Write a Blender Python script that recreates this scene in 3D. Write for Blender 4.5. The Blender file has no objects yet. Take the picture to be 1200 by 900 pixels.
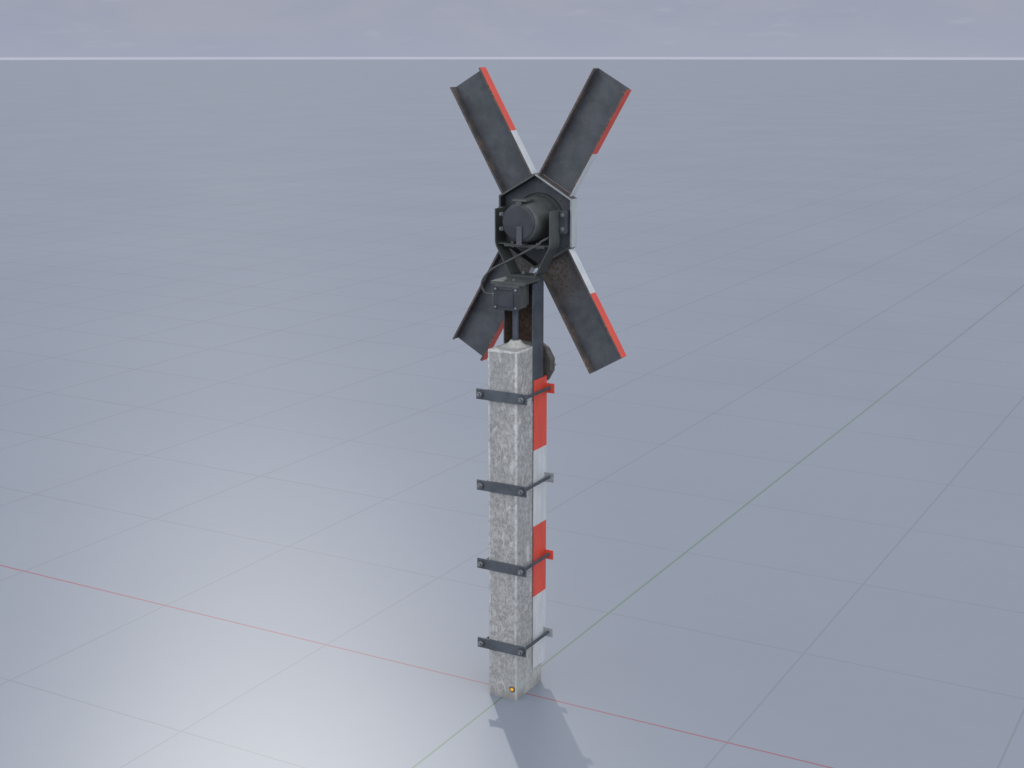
import bpy, bmesh, math, random
from mathutils import Vector, Matrix
random.seed(4)
sc = bpy.context.scene
COL = sc.collection
PI = math.pi

# ------------------------------------------------------------------ materials
def new_mat(name):
    m = bpy.data.materials.new(name); m.use_nodes = True
    nt = m.node_tree
    for n in list(nt.nodes): nt.nodes.remove(n)
    out = nt.nodes.new('ShaderNodeOutputMaterial')
    b = nt.nodes.new('ShaderNodeBsdfPrincipled')
    nt.links.new(b.outputs[0], out.inputs[0])
    return m, nt, b

class G:
    """tiny node-graph helper"""
    def __init__(s, nt): s.nt = nt
    def n(s, t, **k):
        o = s.nt.nodes.new(t)
        for a, v in k.items(): setattr(o, a, v)
        return o
    def put(s, sock, v):
        if isinstance(v, bpy.types.NodeSocket): s.nt.links.new(v, sock)
        else: sock.default_value = v
    def math(s, op, a, b=0.0, c=0.0, clamp=False):
        o = s.n('ShaderNodeMath', operation=op, use_clamp=clamp)
        for i, v in enumerate((a, b, c)): s.put(o.inputs[i], v)
        return o.outputs[0]
    def vmath(s, op, a, b=(0, 0, 0)):
        o = s.n('ShaderNodeVectorMath', operation=op)
        s.put(o.inputs[0], a); s.put(o.inputs[1], b)
        return o.outputs['Value'] if op in ('LENGTH', 'DISTANCE', 'DOT_PRODUCT') else o.outputs[0]
    def noise(s, vec, scale, detail=6, rough=.6, dist=0.0):
        o = s.n('ShaderNodeTexNoise'); s.put(o.inputs['Vector'], vec)
        o.inputs['Scale'].default_value = scale; o.inputs['Detail'].default_value = detail
        o.inputs['Roughness'].default_value = rough; o.inputs['Distortion'].default_value = dist
        return o.outputs[0]
    def ramp(s, v, lo, hi, a=0.0, b=1.0):
        o = s.n('ShaderNodeMapRange', interpolation_type='SMOOTHSTEP')
        for i, x in enumerate((v, lo, hi, a, b)): s.put(o.inputs[i], x)
        return o.outputs[0]
    def mix(s, f, a, b):
        o = s.n('ShaderNodeMix', data_type='RGBA')
        s.put(o.inputs[0], f); s.put(o.inputs[6], a); s.put(o.inputs[7], b)
        return o.outputs[2]
    def pos(s): return s.n('ShaderNodeNewGeometry').outputs['Position']
    def sep(s, v):
        o = s.n('ShaderNodeSeparateXYZ'); s.put(o.inputs[0], v); return o.outputs
    def scale(s, v, k): return s.vmath('MULTIPLY', v, k)
    def bump(s, h, strength=.3, dist=.002):
        o = s.n('ShaderNodeBump'); o.inputs['Strength'].default_value = strength
        o.inputs['Distance'].default_value = dist; s.put(o.inputs['Height'], h)
        return o.outputs[0]

def c(r, g, b): return (r, g, b, 1)

def metal_mat(name, base, rust_amt=.25, rust=(.085, .058, .045), rough=.55, near=None, dark=(.03, .032, .038), metallic=.35, near_r=(.07, .22)):
    """dull dark painted steel with blotchy brown rust; near = a point round which the rust gathers"""
    m, nt, b = new_mat(name); g = G(nt); p = g.pos()
    n1 = g.noise(p, 14, 8, .65); n2 = g.noise(p, 70, 6, .7); n3 = g.noise(g.scale(p, (1, 1, .25)), 160, 4, .6)
    col = g.mix(g.ramp(n1, .35, .65), c(*[x * .82 for x in base]), c(*[x * 1.2 for x in base]))
    col = g.mix(g.math('MULTIPLY', g.ramp(n3, .62, .75), .35), col, c(*dark))
    lo = .72 - rust_amt
    rm = g.ramp(g.math('ADD', g.math('MULTIPLY', n1, .6), g.math('MULTIPLY', n2, .4)), lo, lo + .12)
    if near:
        d = g.vmath('DISTANCE', p, near)
        k = g.ramp(d, near_r[0], near_r[1], 1, 0)
        rm = g.math('MAXIMUM', g.math('MULTIPLY', rm, .5), g.math('MULTIPLY', k, g.ramp(n2, .35, .6)))
    rc = g.mix(g.ramp(n2, .4, .62), c(*rust), c(rust[0] * .4, rust[1] * .38, rust[2] * .4))
    nt.links.new(g.mix(rm, col, rc), b.inputs['Base Color'])
    g.put(b.inputs['Roughness'], g.math('ADD', g.math('MULTIPLY', rm, .25), g.math('ADD', g.math('MULTIPLY', n2, .15), rough - .07)))
    g.put(b.inputs['Metallic'], g.math('MULTIPLY', g.math('SUBTRACT', 1.0, rm), metallic))
    nt.links.new(g.bump(g.math('ADD', n2, g.math('MULTIPLY', rm, .5)), .25, .001), b.inputs['Normal'])
    return m

def paint_mat(name, base, rough=.4, chip=.1):
    m, nt, b = new_mat(name); g = G(nt); p = g.pos()
    n1 = g.noise(g.scale(p, (1, 1, .3)), 25, 6, .6); n2 = g.noise(p, 120, 5, .7)
    col = g.mix(g.ramp(n1, .3, .7), c(*[x * .9 for x in base]), c(*[min(1, x * 1.06) for x in base]))
    col = g.mix(g.math('MULTIPLY', g.ramp(n2, .74 - chip, .80), .6), col, c(.12, .10, .09))
    nt.links.new(col, b.inputs['Base Color'])
    g.put(b.inputs['Roughness'], g.math('ADD', g.math('MULTIPLY', n1, .2), rough))
    nt.links.new(g.bump(n2, .12, .001), b.inputs['Normal'])
    return m

STEEL = metal_mat('dark_steel', (.062, .070, .086), .16)
PLATE = metal_mat('arm_back_steel', (.080, .088, .103), .14)
PLATE_RUST = metal_mat('arm_back_steel_rusted', (.080, .088, .103), .14, rust=(.125,.092,.07), near=(.02, .24, 1.83), near_r=(.07, .25))
EDGE = metal_mat('rusty_edge_steel', (.095, .095, .10), .27, rust=(.165, .122, .105))
WEB = metal_mat('rusty_web_steel', (.035, .033, .035), .34, rust=(.10, .066, .05), rough=.8)
MAST = metal_mat('blue_grey_steel', (.070, .083, .105), .08)
LAMPM = metal_mat('lamp_housing_steel', (.066, .073, .073), .08, rough=.5, metallic=.15)
CAPM = metal_mat('lamp_cover_steel', (.038, .042, .053), .05, rough=.5, metallic=.15)
GALV = metal_mat('galvanised_steel', (.105, .103, .130), .08, rough=.45)
PALE = metal_mat('pale_worn_steel', (.30, .31, .335), .05, rough=.45, metallic=.2)
STRAP = metal_mat('strap_steel', (.088, .100, .118), .10, rough=.5)
BOLT = metal_mat('bright_bolt_steel', (.24, .25, .28), .10, rough=.35, metallic=.6)
NUT = metal_mat('dull_nut_steel', (.20, .205, .22), .03, rough=.4, metallic=.5)
BELLM = metal_mat('bell_bronze_steel', (.085, .083, .080), .16, rust=(.065, .05, .04), rough=.5)
RED = paint_mat('red_paint', (.60, .068, .042), .42)
WHITE = paint_mat('white_paint', (.50, .53, .56), .42)
DARKM = metal_mat('dark_ring_rim_shade', (.020, .021, .026), .03)  # near-black: lamp ring colour, also shade painted on the hub rim's inner walls
HUBP = paint_mat('dull_white_paint', (.36, .40, .42), .45)
RUBBER = metal_mat('cable_sheath', (.04, .042, .045), .05, rough=.55, metallic=0)

def concrete_mat():
    m, nt, b = new_mat('concrete'); g = G(nt); p = g.pos(); s = g.sep(p)
    # crossing scratchy marks: anisotropic noises tilted two ways
    vr1 = g.n('ShaderNodeVectorRotate', rotation_type='Y_AXIS'); g.put(vr1.inputs['Vector'], p); vr1.inputs['Angle'].default_value = .32
    vr2 = g.n('ShaderNodeVectorRotate', rotation_type='Y_AXIS'); g.put(vr2.inputs['Vector'], p); vr2.inputs['Angle'].default_value = -.22
    a1 = g.noise(g.scale(vr1.outputs[0], (1, 1, .22)), 240, 6, .7, .6)
    a2 = g.noise(g.scale(vr2.outputs[0], (1, 1, .22)), 240, 6, .7, .6)
    a3 = g.noise(p, 55, 8, .7, .4); big = g.noise(g.scale(p, (1, 1, .4)), 9, 5, .6)
    f = g.math('ADD', g.math('MULTIPLY', g.math('ADD', a1, a2), .3), g.math('MULTIPLY', a3, .4))
    col = g.mix(g.ramp(f, .40, .60), c(.20, .198, .204), c(.44, .44, .45))
    blot = g.noise(g.scale(p, (1, 1, .35)), 38, 6, .7, .8)
    col = g.mix(g.math('MULTIPLY', g.ramp(big, .42, .66), .40), col, c(.25, .26, .26))
    col = g.mix(g.math('MULTIPLY', g.ramp(blot, .55, .66), .7), col, c(.56, .56, .565))
    col = g.mix(g.math('MULTIPLY', g.ramp(blot, .46, .34), .38), col, c(.19, .188, .19))
    # grey-green lime bloom on the side face near the foot
    bloom = g.math('MULTIPLY', g.math('MULTIPLY', g.ramp(s[0], .060, .067), g.ramp(s[2], .34, .02)), g.ramp(blot, .3, .55))
    col = g.mix(g.math('MULTIPLY', bloom, .6), col, c(.40, .44, .42))
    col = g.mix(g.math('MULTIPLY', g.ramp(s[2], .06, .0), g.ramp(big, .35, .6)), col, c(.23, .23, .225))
    # whitened worn corner edges and the pour lines beside them
    ex = g.ramp(g.math('ABSOLUTE', g.math('SUBTRACT', g.math('ABSOLUTE', s[0]), .066)), .003, .010, 1, 0)
    ey = g.ramp(g.math('ABSOLUTE', g.math('ADD', s[1], .078)), .003, .010, 1, 0)
    ez = g.ramp(g.math('ABSOLUTE', g.math('SUBTRACT', s[2], 1.530)), .002, .006, 1, 0)
    e = g.math('MAXIMUM', g.math('MULTIPLY', ex, ey), g.math('MULTIPLY', ez, g.math('MAXIMUM', ex, ey)))
    col = g.mix(g.math('MULTIPLY', g.math('MULTIPLY', e, g.ramp(s[2], .1, 1.5, .35, 1)), g.ramp(a3, .35, .6, .2, .8)), col, c(.62, .62, .62))
    nt.links.new(col, b.inputs['Base Color'])
    b.inputs['Roughness'].default_value = .8
    nt.links.new(g.bump(f, .22, .002), b.inputs['Normal'])
    return m
CONC = concrete_mat()

def cap_mat():
    m, nt, b = new_mat('smooth_mortar'); g = G(nt); p = g.pos()
    n = g.noise(p, 60, 7, .65)
    nt.links.new(g.mix(g.ramp(n, .35, .65), c(.33, .335, .32), c(.44, .445, .43)), b.inputs['Base Color'])
    b.inputs['Roughness'].default_value = .85
    nt.links.new(g.bump(n, .3, .002), b.inputs['Normal'])
    return m
MORTAR = cap_mat()

def ground_mat():
    m, nt, b = new_mat('ground_sheet'); g = G(nt); p = g.pos(); s = g.sep(p)
    n = g.noise(p, .35, 4, .5); n2 = g.noise(p, 9, 6, .6)
    col = g.mix(g.ramp(n, .3, .7), c(.208, .231, .284), c(.220, .243, .296))
    col = g.mix(g.math('MULTIPLY', g.ramp(n2, .4, .7), .12), col, c(.188, .21, .252))
    d = g.vmath('LENGTH', p)
    w = g.math('ADD', .0032, g.math('MULTIPLY', d, GRID_GROW))
    w = g.math('MINIMUM', w, .05)
    def line(coord):
        fr = g.math('ABSOLUTE', g.math('SUBTRACT', g.math('FRACT', g.math('ADD', coord, .5)), .5))
        return g.math('LESS_THAN', fr, w)
    lines = g.math('MAXIMUM', line(s[0]), line(s[1]))
    fade = g.ramp(d, 4, 45, .44, .17)
    col = g.mix(g.math('MULTIPLY', lines, fade), col, c(.13, .135, .15))
    w2 = g.math('MULTIPLY', w, 1.25)
    axx = g.math('LESS_THAN', g.math('ABSOLUTE', s[1]), w2)
    axy = g.math('LESS_THAN', g.math('ABSOLUTE', s[0]), w2)
    col = g.mix(g.math('MULTIPLY', axy, g.ramp(d, 1.0, 9, .80, .26)), col, c(.10, .18, .105))
    col = g.mix(g.math('MULTIPLY', axx, .85), col, c(.26, .075, .10))
    nt.links.new(col, b.inputs['Base Color'])
    b.inputs['Roughness'].default_value = .9
    b.inputs['Specular IOR Level'].default_value = .12
    # satin sealer coat: a short-tailed sheen round the sun's mirror direction
    gl = g.n('ShaderNodeBsdfGlossy', distribution='BECKMANN'); gl.inputs['Roughness'].default_value = .36
    g.put(gl.inputs['Color'], c(.98, 1, 1)); ms = g.n('ShaderNodeMixShader'); ms.inputs[0].default_value = .066
    out_ = [n_ for n_ in nt.nodes if n_.type == 'OUTPUT_MATERIAL'][0]
    nt.links.new(b.outputs[0], ms.inputs[1]); nt.links.new(gl.outputs[0], ms.inputs[2]); nt.links.new(ms.outputs[0], out_.inputs[0])
    return m
GRID_GROW = .00055

# ------------------------------------------------------------------ mesh helpers
def link(name, bm, mats, parent=None, pick=None, smooth=False, origin=None, auto=True):
    bmesh.ops.recalc_face_normals(bm, faces=bm.faces)
    if pick:
        for f in bm.faces: f.material_index = pick(f.calc_center_median(), f.normal)
    me = bpy.data.meshes.new(name)
    if origin is not None: bmesh.ops.translate(bm, verts=bm.verts, vec=-Vector(origin))
    for f in bm.faces: f.smooth = smooth
    bm.to_mesh(me); bm.free()
    for m in (mats if isinstance(mats, (list, tuple)) else [mats]): me.materials.append(m)
    o = bpy.data.objects.new(name, me); COL.objects.link(o)
    if smooth and auto:
        try: me.set_sharp_from_angle(angle=math.radians(40))
        except Exception: pass
    if parent:
        o.parent = parent
    if origin is not None:
        pw = Vector((0, 0, 0)); q = parent
        while q: pw += q.location; q = q.parent
        o.location = Vector(origin) - pw
    elif parent:
        q = parent; pw = Vector((0, 0, 0))
        while q: pw += q.location; q = q.parent
        o.location = -pw
    return o

def box(bm, x0, x1, y0, y1, z0, z1, bev=0, seg=1):
    t = bmesh.new()
    vs = [t.verts.new((x, y, z)) for x in (x0, x1) for y in (y0, y1) for z in (z0, z1)]
    for q in ((0,1,3,2),(4,6,7,5),(0,4,5,1),(2,3,7,6),(0,2,6,4),(1,5,7,3)): t.faces.new([vs[i] for i in q])
    if bev: bmesh.ops.bevel(t, geom=t.edges, offset=bev, segments=seg, affect='EDGES', profile=.5)
    merge(bm, t)
def merge(bm, t, mat=None):
    if mat is not None: bmesh.ops.transform(t, matrix=mat, verts=t.verts)
    me = bpy.data.meshes.new('tmp'); t.to_mesh(me); t.free(); bm.from_mesh(me); bpy.data.meshes.remove(me)

def prism(bm, pts, y0, y1, bev=0):
    """pts (x,z) outline extruded along y"""
    t = bmesh.new()
    a = [t.verts.new((x, y0, z)) for x, z in pts]; b_ = [t.verts.new((x, y1, z)) for x, z in pts]
    n = len(pts)
    t.faces.new(a); t.faces.new(b_[::-1])
    for i in range(n): t.faces.new([a[i], a[(i+1) % n], b_[(i+1) % n], b_[i]])
    if bev: bmesh.ops.bevel(t, geom=t.edges, offset=bev, segments=1, affect='EDGES')
    merge(bm, t)

def frame(d):
    d = Vector(d).normalized(); q = Vector((0, 0, 1)).rotation_difference(d); return q.to_matrix().to_4x4()

def lathe(bm, prof, o, d, seg=48, start=0.0):
    """prof [(radius, height)] turned round axis d from point o; closed with caps"""
    t = bmesh.new(); rings = []
    for r, h in prof:
        rings.append([t.verts.new((r*math.cos(start+2*PI*k/seg), r*math.sin(start+2*PI*k/seg), h)) for k in range(seg)])
    for a, b_ in zip(rings, rings[1:]):
        for k in range(seg): t.faces.new([a[k], a[(k+1) % seg], b_[(k+1) % seg], b_[k]])
    t.faces.new(rings[0][::-1]); t.faces.new(rings[-1])
    merge(bm, t, Matrix.Translation(Vector(o)) @ frame(d))

def hexhead(bm, o, d, r=.009, h=.006, shaft=.0, washer=True, rot=.3):
    if washer: lathe(bm, [(r*1.35, 0), (r*1.35, .0015)], o, d, 24)
    o2 = Vector(o) + Vector(d).normalized()*(.0015 if washer else 0)
    lathe(bm, [(r*.95, 0), (r, .001), (r, h-.001), (r*.85, h)], o2, d, 6, rot)
    if shaft: lathe(bm, [(r*.5, 0), (r*.5, shaft*.85), (r*.4, shaft)], o2+Vector(d).normalized()*h, d, 14)

def tube(bm, pts, r, seg=12, sub=8):
    P = [Vector(p) for p in pts]; Q = []
    for i in range(len(P)-1):
        p0 = P[max(i-1, 0)]; p1 = P[i]; p2 = P[i+1]; p3 = P[min(i+2, len(P)-1)]
        for k in range(sub):
            t = k/sub
            Q.append(.5*((2*p1)+(-p0+p2)*t+(2*p0-5*p1+4*p2-p3)*t*t+(-p0+3*p1-3*p2+p3)*t**3))
    Q.append(P[-1]); t = bmesh.new(); rings = []
    up = Vector((0, 1, 0))
    for i, q in enumerate(Q):
        tg = (Q[min(i+1, len(Q)-1)]-Q[max(i-1, 0)]).normalized()
        a = tg.cross(up).normalized(); b_ = tg.cross(a).normalized()
        rings.append([t.verts.new(q+a*r*math.cos(2*PI*k/seg)+b_*r*math.sin(2*PI*k/seg)) for k in range(seg)])
    for a, b_ in zip(rings, rings[1:]):
        for k in range(seg): t.faces.new([a[k], a[(k+1) % seg], b_[(k+1) % seg], b_[k]])
    t.faces.new(rings[0][::-1]); t.faces.new(rings[-1]); merge(bm, t)

# ------------------------------------------------------------------ setting
bm = bmesh.new()
N = 256; RG = 376
rings = []
for r in (2, 6, 20, 60, 150, RG):
    rings.append([bm.verts.new((r*math.cos(2*PI*k/N), r*math.sin(2*PI*k/N), 0)) for k in range(N)])
bm.faces.new(rings[0])
for a, b_ in zip(rings, rings[1:]):
    for k in range(N): bm.faces.new([a[k], b_[k], b_[(k+1) % N], a[(k+1) % N]])
bmesh.ops.recalc_face_normals(bm, faces=bm.faces)
ground = link('ground', bm, ground_mat())
if ground.data.polygons[0].normal.z < 0: ground.data.flip_normals()
ground['kind'] = 'structure'; ground['label'] = 'pale blue-grey ground marked with a fine square grid'

# ------------------------------------------------------------------ the crossing sign
root = bpy.data.objects.new('crossing_sign', None); COL.objects.link(root)
root['label'] = 'grey X of four steel arms and lamp on concrete post with red and white board'
root['category'] = 'crossing sign'

# --- concrete post
bm = bmesh.new(); box(bm, -.068, .068, -.08, .150, -.05, 1.535, .0035, 2)
post = link('concrete_post', bm, CONC, root)
bm = bmesh.new()
prof = []
for k in range(15):
    t = k/14; prof.append((.060 - .037*t, .0005+.0235*(t**2.2)))
prof[0] = (.066, 0); prof.append((.0215, .0255)); prof.append((.012, .026))
lathe(bm, prof, (0, .035, 1.5345), (0, 0, 1), 48)
link('mortar_cone', bm, MORTAR, post, smooth=True)
# origin marker: a small orange dot ringed in black on the post face
mx, mz = .0477, .0471
bm = bmesh.new(); lathe(bm, [(.0130, 0), (.0130, .0015), (.0120, .002)], (mx, -.0798, mz), (0, -1, 0), 32)
def flat_mat(name, col, rough=.5):
    m, nt, b = new_mat(name); g = G(nt)
    n = g.noise(g.pos(), 200, 3); nt.links.new(g.mix(n, c(*[x*.95 for x in col]), c(*col)), b.inputs['Base Color'])
    b.inputs['Roughness'].default_value = rough; return m
dot = link('marker_ring', bm, flat_mat('black_ring_paint', (.03, .022, .01)), post)
bm = bmesh.new(); lathe(bm, [(.0082, 0), (.0082, .0012), (.0075, .0016)], (mx, -.0817, mz), (0, -1, 0), 32)
link('orange_dot', bm, flat_mat('orange_paint', (.95, .48, .05)), dot)

# --- steel mast: a channel open towards the post
bm = bmesh.new()
box(bm, -.070, .070, .1445, .150, 1.30, 1.797)
link('mast_web', bm, WEB, root)
for sx in (-1, 1):
    bm = bmesh.new()
    x0, x1 = (.0645, .070) if sx > 0 else (-.070, -.0645)
    box(bm, x0, x1, .056, .1444, 1.30, 1.797, .0008)
    link('mast_flange', bm, [MAST, WEB], root, pick=lambda ce, n, sx=sx: 1 if n.x*sx < -.5 else 0)

bm = bmesh.new()
box(bm, -.070, .070, .0988, .1505, 1.7972, 1.8162, .001); box(bm, -.060, .060, .090, .0986, 1.8128, 1.8162)
link('mast_head', bm, STEEL, root)

# --- striped board: channel round the back of the post, painted in bands
BZ = [.093, .427, .747, 1.084, 1.388]
def band(ce):
    k = sum(1 for z in BZ[1:-1] if ce.z > z)
    return 0 if k % 2 == 0 else 1            # 0 white, 1 red
def cut_z(bm, zs):
    for z in zs:
        bmesh.ops.bisect_plane(bm, geom=bm.verts[:]+bm.edges[:]+bm.faces[:], plane_co=(0, 0, z), plane_no=(0, 0, 1))
board = bpy.data.objects.new('striped_board', None); COL.objects.link(board); board.parent = root
for sx in (-1, 1):
    # side flange with four shallow pressed grooves running its length
    ys = [.060]
    for gy in (.078, .098, .118, .138, .156): ys += [gy-.0025, gy-.0012, gy+.0012, gy+.0025]
    ys.append(.1705)
    out = []
    for i, y in enumerate(ys):
        inner = (i-1) % 4 in (1, 2) and 0 < i < len(ys)-1
        out.append((.0745-(.0009 if inner else 0), y))
    pts = out + [(.0712, .1705), (.0712, .060)]
    t = bmesh.new()
    a = [t.verts.new((sx*x, y, BZ[0])) for x, y in pts]; b_ = [t.verts.new((sx*x, y, BZ[-1])) for x, y in pts]
    t.faces.new(a); t.faces.new(b_[::-1])
    for i in range(len(pts)): t.faces.new([a[i], a[(i+1) % len(pts)], b_[(i+1) % len(pts)], b_[i]])
    cut_z(t, BZ[1:-1])
    link('side_flange', t, [WHITE, RED], board, pick=lambda ce, n: band(ce))
t = bmesh.new(); box(t, -.0745, .0745, .1707, .175, BZ[0], BZ[-1]); cut_z(t, BZ[1:-1])
link('front_panel', t, [WHITE, RED], board, pick=lambda ce, n: band(ce))
CZ = [.2355, .598, .948, 1.3425]
for z in CZ:
    for sx in (-1, 1):
        bm = bmesh.new(); zz = z-.004
        box(bm, *(sorted((sx*.0747, sx*.118))), .158, .1625, zz-.021, zz+.021, .0012)
        link('fixing_tab', bm, RED if band(Vector((0, 0, z))) else PALE, board)

# --- four clamps, each a strap with two rods
def make_clamp(z):
    e = bpy.data.objects.new('post_clamp', None); COL.objects.link(e); e.parent = root; e.location = (0, 0, z)
    bm = bmesh.new()
    box(bm, -.119, .119, -.0895, -.0835, -.0225, .0225, .001)
    box(bm, -.119, .119, -.0834, -.0805, .0150, .0215, .0006)       # rolled upper lip
    link('strap', bm, STRAP, e).location = (0, 0, 0)
    for sx in (-1, 1):
        bm = bmesh.new()
        lathe(bm, [(.0068, 0), (.0068, .262), (.006, .264)], (sx*.098, -.108, 0), (0, 1, 0), 16)
        r_ = link('threaded_rod', bm, STEEL, e); r_.location = (0, 0, 0)
        bm = bmesh.new()
        lathe(bm, [(.0112, 0), (.0125, .001), (.0125, .010), (.011, .011)], (sx*.098, -.0932, 0), (0, -1, 0), 6, .2)
        lathe(bm, [(.0062, 0), (.0062, .008), (.005, .0095)], (sx*.098, -.1043, 0), (0, -1, 0), 14)
        n_ = link('nut', bm, NUT, r_); n_.location = (0, 0, 0)
        bm = bmesh.new(); lathe(bm, [(.0170, 0), (.0170, .003)], (sx*.098, -.0900, 0), (0, -1, 0), 28)
        n_ = link('washer', bm, STEEL, r_); n_.location = (0, 0, 0)
        bm = bmesh.new()
        lathe(bm, [(.0065, 0), (.0075, .001), (.0075, .006), (.0065, .007)], (sx*.098, .1575, 0), (0, -1, 0), 6, .5)
        n_ = link('nut', bm, NUT, r_); n_.location = (0, 0, 0)
    return e
proto = make_clamp(CZ[0])
def copy_tree(o, parent):
    q = o.copy(); COL.objects.link(q); q.parent = parent
    for ch in list(o.children): copy_tree(ch, q)
    return q
for i, z in enumerate(CZ[1:]):
    q = copy_tree(proto, root); q.location.z = z; q.rotation_euler.y = (.004, -.003, .002)[i]

# --- the X: four channel arms and a six-sided hub
HC = Vector((0, 0, 2.036)); Y0, Y1 = .200, .248
def make_arm(ang, idx):
    d = Vector((math.cos(ang), 0, math.sin(ang))); w = Vector((-d.z, 0, d.x))
    M = Matrix(((d.x, 0, w.x, HC.x), (d.y, 1, w.y, 0), (d.z, 0, w.z, HC.z), (0, 0, 0, 1)))
    R0, R1, RS, W = (.1748 if ang > 0 else .1732), .6735, .378, .0855
    inv = M.inverted()
    def piece(name, r0, r1, y0, y1, w0, w1, mats, pk, parent, bev=.0006):
        t = bmesh.new(); box(t, r0, r1, y0, y1, w0, w1, bev)
        bmesh.ops.bisect_plane(t, geom=t.verts[:]+t.edges[:]+t.faces[:], plane_co=(RS, 0, 0), plane_no=(1, 0, 0))
        bmesh.ops.transform(t, matrix=M, verts=t.verts)
        if M.to_3x3().determinant() < 0: bmesh.ops.reverse_faces(t, faces=t.faces)
        def pick(ce, n):
            l = inv @ ce; nl = (inv.to_3x3() @ n)
            return pk(l, nl)
        return link(name, t, mats, parent, pick=pick)
    back = PLATE if ang > 0 else PLATE_RUST
    arm = bpy.data.objects.new('sign_arm', None); COL.objects.link(arm); arm.parent = root
    paint = lambda l: 1 if l.x < RS else 2
    piece('arm_plate', R0, R1, Y1-.004, Y1, -W+.0052, W-.0052, [back, WHITE, RED], lambda l, n: paint(l) if n.y > .5 else 0, arm)
    for s in (-1, 1):
        lo, hi = sorted((s*(W-.005), s*W))
        f_ = piece('edge_flange', R0, R1, Y0, Y1, lo, hi, [EDGE, WHITE, RED],
                   lambda l, n, s=s: paint(l) if (n.z*s > .5 or n.y > .5) else 0, arm)
        lo, hi = sorted((s*(W-.0088), s*(W-.0051)))
        piece('lip', R0+.001, R1-.001, Y0, Y0+.004, lo, hi, [EDGE, EDGE, EDGE], lambda l, n: 0, f_, .0004)
for i, a in enumerate((60.1, 119.9, -60.1, -119.9)): make_arm(math.radians(a), i)

RH = .1995
def hexpts(r): return [(HC.x+r*math.sin(k*PI/3), HC.z+r*math.cos(k*PI/3)) for k in range(6)]
hub = bpy.data.objects.new('sign_hub', None); COL.objects.link(hub); hub.parent = root
bm = bmesh.new(); prism(bm, hexpts(RH-.0100), Y1-.004, Y1)
link('hub_plate', bm, [STEEL, WHITE], hub, pick=lambda ce, n: 1 if n.y > .5 else 0)
bm = bmesh.new()
o_, i_ = hexpts(RH), hexpts(RH-.0095)
for k in range(6):
    q = [o_[k], o_[(k+1) % 6], i_[(k+1) % 6], i_[k]]
    t = bmesh.new()
    a = [t.verts.new((x, Y0, z)) for x, z in q]; b_ = [t.verts.new((x, Y1+.0005, z)) for x, z in q]
    t.faces.new(a); t.faces.new(b_[::-1])
    t.faces.new([a[0], a[1], b_[1], b_[0]]); t.faces.new([a[2], a[3], b_[3], b_[2]])
    merge(bm, t)
bmesh.ops.remove_doubles(bm, verts=bm.verts, dist=.0002)
def hubpick(ce, n):
    rad = Vector((ce.x-HC.x, 0, ce.z-HC.z))
    if n.y > .5: return 1
    if abs(n.y) < .5: return 4 if n.dot(rad) < 0 else (1 if abs(n.x) > .9 else 3)  # inner walls go near-black, their shade put into the colour
    return 2 if ce.x > .01 and ce.z > 1.95 else 0
link('hub_rim', bm, [LAMPM, HUBP, PALE, EDGE, DARKM], hub, pick=hubpick)

# --- lamp on the hub
lamp = bpy.data.objects.new('signal_lamp', None); COL.objects.link(lamp); lamp.parent = root
LZ = 2.044
bm = bmesh.new()
lathe(bm, [(.070, 0), (.0775, .004), (.0815, .012), (.0850, .030), (.091, .080), (.0985, .150), (.100, .1765)], (0, .066, LZ-.002), (0, 1, 0), 64)
link('lamp_housing', bm, LAMPM, lamp, smooth=True)
bm = bmesh.new()
lathe(bm, [(.063, 0), (.0715, .0012), (.0738, .003), (.0738, .009)], (-.003, .058, LZ), (0, 1, 0), 64)
cap = link('rear_cover', bm, CAPM, lamp, smooth=True)
bm = bmesh.new()
lathe(bm, [(.112, 0), (.112, .006), (.104, .012)], (0, .2435, LZ-.004), (0, -1, 0), 64)
link('mounting_ring', bm, DARKM, lamp, smooth=True)
bm = bmesh.new()
box(bm, -.036, .030, .066, .140, LZ+.083, LZ+.093, .003)
box(bm, -.012, .012, .056, .066, LZ+.066, LZ+.0855, .001)
link('top_latch', bm, LAMPM, lamp)
for dz in (.030, -.030):
    bm = bmesh.new(); box(bm, -.094, -.074, .062, .078, LZ+dz-.008, LZ+dz+.008, .002)
    h = link('hinge_lug', bm, LAMPM, lamp)
    bm = bmesh.new(); hexhead(bm, (-.087, .0618, LZ+dz), (0, -1, 0), .0045, .003, washer=False)
    link('bolt', bm, NUT, h)
bm = bmesh.new()
box(bm, -.006, .018, .050, .055, 1.953, 2.030, .001)
box(bm, -.006, .018, .0552, .110, 1.953, 1.957, .0006)
lb = link('support_bracket', bm, GALV, lamp)

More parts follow.
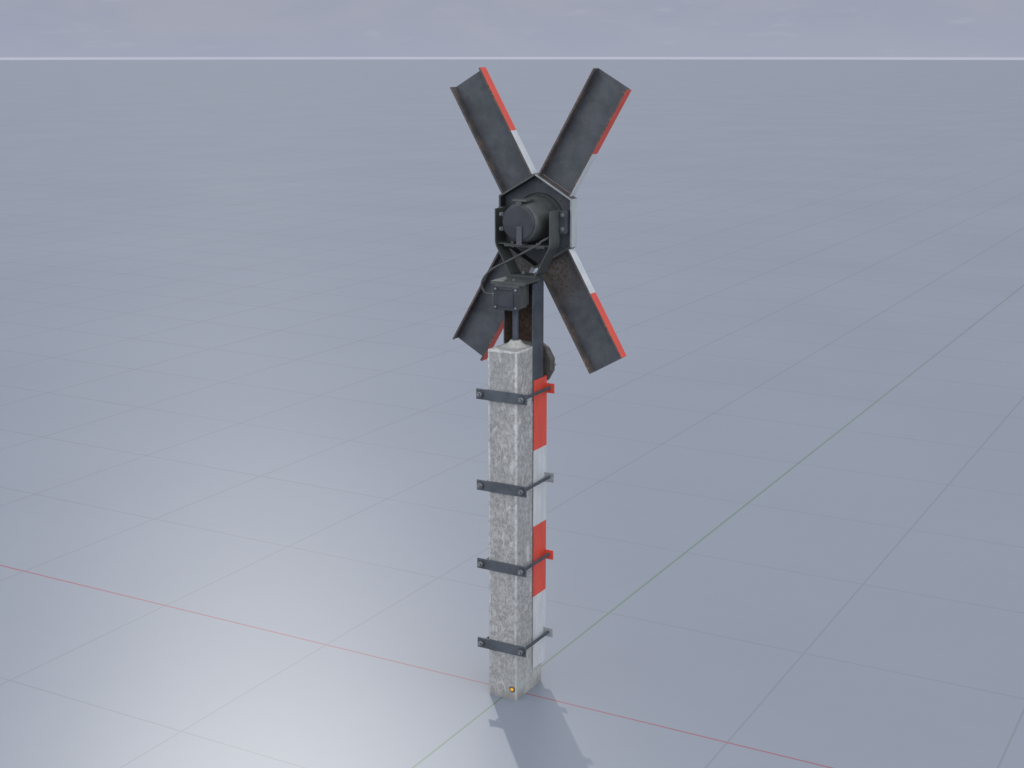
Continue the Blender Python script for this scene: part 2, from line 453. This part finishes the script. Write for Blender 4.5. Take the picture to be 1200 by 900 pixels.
# --- yoke carrying the hub: two bent straps, a shelf and a base plate
yoke = bpy.data.objects.new('yoke', None); COL.objects.link(yoke); yoke.parent = root
for s in (-1, 1):
    # centre line in x,z ; bent flat strap 5 mm thick
    cl = [(.130, 2.093), (.130, 1.960), (.1275, 1.945), (.123, 1.934), (.116, 1.922), (.076, 1.848), (.071, 1.838), (.066, 1.830), (.060, 1.8225)]
    T = .005; L, Rr = [], []
    for i, (x, z) in enumerate(cl):
        a = Vector(cl[max(i-1, 0)]); b2 = Vector(cl[min(i+1, len(cl)-1)]); tg = (b2-a).normalized(); nn = Vector((-tg.y, tg.x))
        if nn.x < 0: nn = -nn
        L.append((s*(x+nn.x*0), z+nn.y*0)); Rr.append((s*(x-nn.x*T), z-nn.y*T))
    t = bmesh.new(); rows = []
    for (xo, zo), (xi, zi) in zip(L, Rr):
        rows.append([t.verts.new((xo, .090, zo)), t.verts.new((xo, .176, zo)), t.verts.new((xi, .176, zi)), t.verts.new((xi, .090, zi))])
    for a, b2 in zip(rows, rows[1:]):
        for k in range(4): t.faces.new([a[k], a[(k+1) % 4], b2[(k+1) % 4], b2[k]])
    t.faces.new(rows[0]); t.faces.new(rows[-1][::-1])
    arm = link('side_strap', t, LAMPM, yoke)
    bm = bmesh.new()
    box(bm, *sorted((s*.1302, s*.160)), .171, .176, 1.995, 2.091, .001)
    fl = link('bolt_flange', bm, STEEL, arm)
    bm = bmesh.new(); box(bm, *sorted((s*.133, s*.158)), .1762, .2438, 1.998, 2.088)
    link('spacer', bm, STEEL, arm)
    for z in (2.071, 2.014):
        bm = bmesh.new(); hexhead(bm, (s*.1445, .1709, z), (0, -1, 0), .0072, .005)
        link('bolt', bm, BOLT, fl)
bm = bmesh.new()
box(bm, -.1245, .1245, .100, .168, 1.946, 1.9505, .0008)
box(bm, -.090, .100, .0965, .0998, 1.938, 1.9505, .0006)
shelf = link('cross_shelf', bm, LAMPM, yoke)
for x, b_ in ((-.064, 1), (.055, 1)):
    bm = bmesh.new(); hexhead(bm, (x, .125, 1.9506), (0, 0, 1), .0085, .005)
    link('bolt', bm, BOLT, shelf)
    bm = bmesh.new(); hexhead(bm, (x, .125, 1.9459), (0, 0, -1), .0095, .008, .006)
    link('nut', bm, NUT, shelf)
bm = bmesh.new()
box(bm, -.0625, .0625, .090, .176, 1.8165, 1.8215, .0008)
bp = link('base_plate', bm, LAMPM, yoke)
for x in (-.026, .036):
    bm = bmesh.new(); hexhead(bm, (x, .150, 1.8216), (0, 0, 1), .0085, .006, .004)
    link('bolt', bm, BOLT, bp)

# --- junction box under its cover plate
jb = bpy.data.objects.new('junction_box', None); COL.objects.link(jb); jb.parent = root
t = bmesh.new()
prism(t, [(-.080, 1.8045), (.080, 1.8045), (.080, 1.812), (-.080, 1.812)], -.030, .098, .001)
box(t, -.080, .080, -.0335, -.0302, 1.799, 1.8125, .0008)
lid = link('cover_plate', t, LAMPM, jb)
for x in (-.046, .0):
    bm = bmesh.new(); hexhead(bm, (x, .018, 1.8121), (0, 0, 1), .006, .003, washer=False); link('screw', bm, NUT, lid)
bm = bmesh.new(); box(bm, -.056, .056, -.040, .030, 1.703, 1.7995, .003, 2); box(bm, -.050, .050, .0302, .060, 1.708, 1.797, .003, 2)
body = link('box_body', bm, LAMPM, jb)
bm = bmesh.new()
box(bm, -.059, .059, -.049, -.0402, 1.697, 1.797, .003, 2)
fr = link('box_lid', bm, CAPM, jb)
bm = bmesh.new(); box(bm, -.036, .036, -.0525, -.0492, 1.712, 1.774, .002, 2)
box(bm, -.032, .032, -.0522, -.0492, 1.781, 1.788, .001)
link('lid_panel', bm, CAPM, fr)
for x in (-.047, .047):
    for z in (1.709, 1.7835):
        bm = bmesh.new(); lathe(bm, [(.0085, 0), (.0085, .003)], (x, -.0491, z), (0, -1, 0), 20)
        s_ = link('screw_boss', bm, CAPM, fr)
        bm = bmesh.new(); lathe(bm, [(.005, 0), (.005, .002), (.003, .004)], (x, -.0522, z), (0, -1, 0), 16)
        link('screw', bm, BOLT, fr)
bm = bmesh.new()
lathe(bm, [(.0135, 0), (.0135, .148)], (0, .035, 1.555), (0, 0, 1), 28)
lathe(bm, [(.022, 0), (.022, .012), (.018, .016)], (0, .035, 1.7025), (0, 0, -1), 28)
link('conduit_pipe', bm, MAST, jb, smooth=True)
bm = bmesh.new()
lathe(bm, [(.011, 0), (.011, .014), (.008, .018)], (-.0562, -.022, 1.753), (-1, 0, 0), 6)
link('cable_gland', bm, NUT, jb)

# --- cable from the lamp to the junction box
bm = bmesh.new()
tube(bm, CABLE := [(.118, .100, 1.985), (.100, .070, 1.972), (.0908, .055, 1.9591), (.0254, .030, 1.9198), (-.0325, .005, 1.8853), (-.0866, -.010, 1.8552), (-.1180, -.018, 1.821), (-.1285, -.022, 1.7890), (-.1150, -.024, 1.7620), (-.092, -.023, 1.7530), (-.070, -.022, 1.753)], .0048)
link('cable', bm, RUBBER, root, smooth=True)

# --- bell on the front of the mast
bell = bpy.data.objects.new('bell', None); COL.objects.link(bell); bell.parent = root
bm = bmesh.new()
lathe(bm, [(.088, 0), (.100, .004), (.100, .022), (.092, .036), (.060, .052), (.020, .060), (.010, .062)], (0, .182, 1.435), (0, 1, 0), 12, PI/12)
link('bell_gong', bm, BELLM, bell)
bm = bmesh.new()
lathe(bm, [(.020, 0), (.020, .032)], (0, .1505, 1.435), (0, 1, 0), 20)
link('bell_stem', bm, WEB, bell, smooth=True)
for k in range(4):
    a = k*PI/2
    bm = bmesh.new(); lathe(bm, [(.006, 0), (.006, .006), (.004, .008)], (.0985*math.cos(a), .194, 1.435+.0985*math.sin(a)), (math.cos(a), 0, math.sin(a)), 10)
    link('bolt', bm, NUT, bell)

# ------------------------------------------------------------------ light
SUNV = Vector((-.80, .965, 1.0)).normalized()      # towards the sun
el = math.asin(SUNV.z); az = math.atan2(SUNV.x, SUNV.y)    # azimuth clockwise from +Y
sd = bpy.data.lights.new('sun', 'SUN'); sd.energy = SUN_E = .80; sd.angle = math.radians(.9); sd.color = (1, .97, .92)
so = bpy.data.objects.new('sun', sd); COL.objects.link(so); so.rotation_euler = (-SUNV).to_track_quat('-Z', 'Y').to_euler()
so.location = (-8, 9, 12)

w = bpy.data.worlds.new('World'); sc.world = w; w.use_nodes = True
nt = w.node_tree; g = G(nt)
for n in list(nt.nodes): nt.nodes.remove(n)
out = g.n('ShaderNodeOutputWorld'); bg = g.n('ShaderNodeBackground'); nt.links.new(bg.outputs[0], out.inputs[0])
sky = g.n('ShaderNodeTexSky'); sky.sky_type = 'NISHITA'; sky.sun_disc = False
sky.sun_elevation = el; sky.sun_rotation = az % (2*PI); sky.dust_density = 2.0
tc = g.n('ShaderNodeTexCoord').outputs['Generated']; s = g.sep(tc)
z = s[2]
# overcast layer: dull lavender grey low down, brighter overhead, soft cloud shapes
flat = g.scale(tc, (1, 1, 3.0))
cl1 = g.noise(flat, 9, 7, .58, .3); cl2 = g.noise(g.scale(tc, (1, 1, 5.0)), 26, 6, .6, .2)
low = g.mix(g.ramp(cl1, .36, .68), c(.312, .338, .430), c(.340, .354, .425))
low = g.mix(g.math('MULTIPLY', g.ramp(cl2, .56, .74), .20), low, c(.50, .48, .52))
low = g.mix(g.ramp(z, -.01, .03, .45, 0), low, c(.345, .375, .475))
back = g.ramp(g.vmath('DOT_PRODUCT', tc, (.486, -.874, .0)), -.35, .6)     # brighter cloud behind the viewer
high = g.mix(g.ramp(cl1, .35, .65), c(.66, .69, .73), c(.90, .90, .90))
bright = g.mix(g.ramp(cl1, .35, .65), c(1.75, 1.80, 1.84), c(2.35, 2.32, 2.25))
high = g.mix(back, high, bright)
high = g.mix(g.ramp(z, .55, .95), high, c(1.15, 1.20, 1.28))
low0 = None
cloud = g.mix(g.math('MAXIMUM', g.ramp(z, .12, .75), g.math('MULTIPLY', back, g.ramp(z, 0, .2))), low, high)
# thin pale line where sky and ground meet
band_ = g.ramp(g.math('ABSOLUTE', g.math('SUBTRACT', z, -.0064)), .0004, .0013, 1, 0)
cloud = g.mix(g.math('MULTIPLY', band_, .45), cloud, c(.62, .63, .74))
skys = g.vmath('MULTIPLY', sky.outputs[0], (.09, .09, .09))
tot = g.mix(g.ramp(z, .05, .4, .0, .20), cloud, skys)
nt.links.new(tot, bg.inputs[0]); bg.inputs[1].default_value = 1.06

# ------------------------------------------------------------------ camera
cam = bpy.data.cameras.new('camera'); co = bpy.data.objects.new('camera', cam); COL.objects.link(co)
cam.lens = 50; cam.sensor_width = 36; cam.clip_end = 3000; cam.clip_start = .05
co.location = (2.7992, -5.0379, 2.7376)
co.rotation_euler = (PI/2 - math.atan((450-57)/1666.67), 0, .50683)
sc.camera = co
sc.view_settings.view_transform = 'Standard'; sc.view_settings.look = 'None'
sc.view_settings.exposure = 0; sc.view_settings.gamma = 1
sc.render.resolution_x = 1024; sc.render.resolution_y = 768
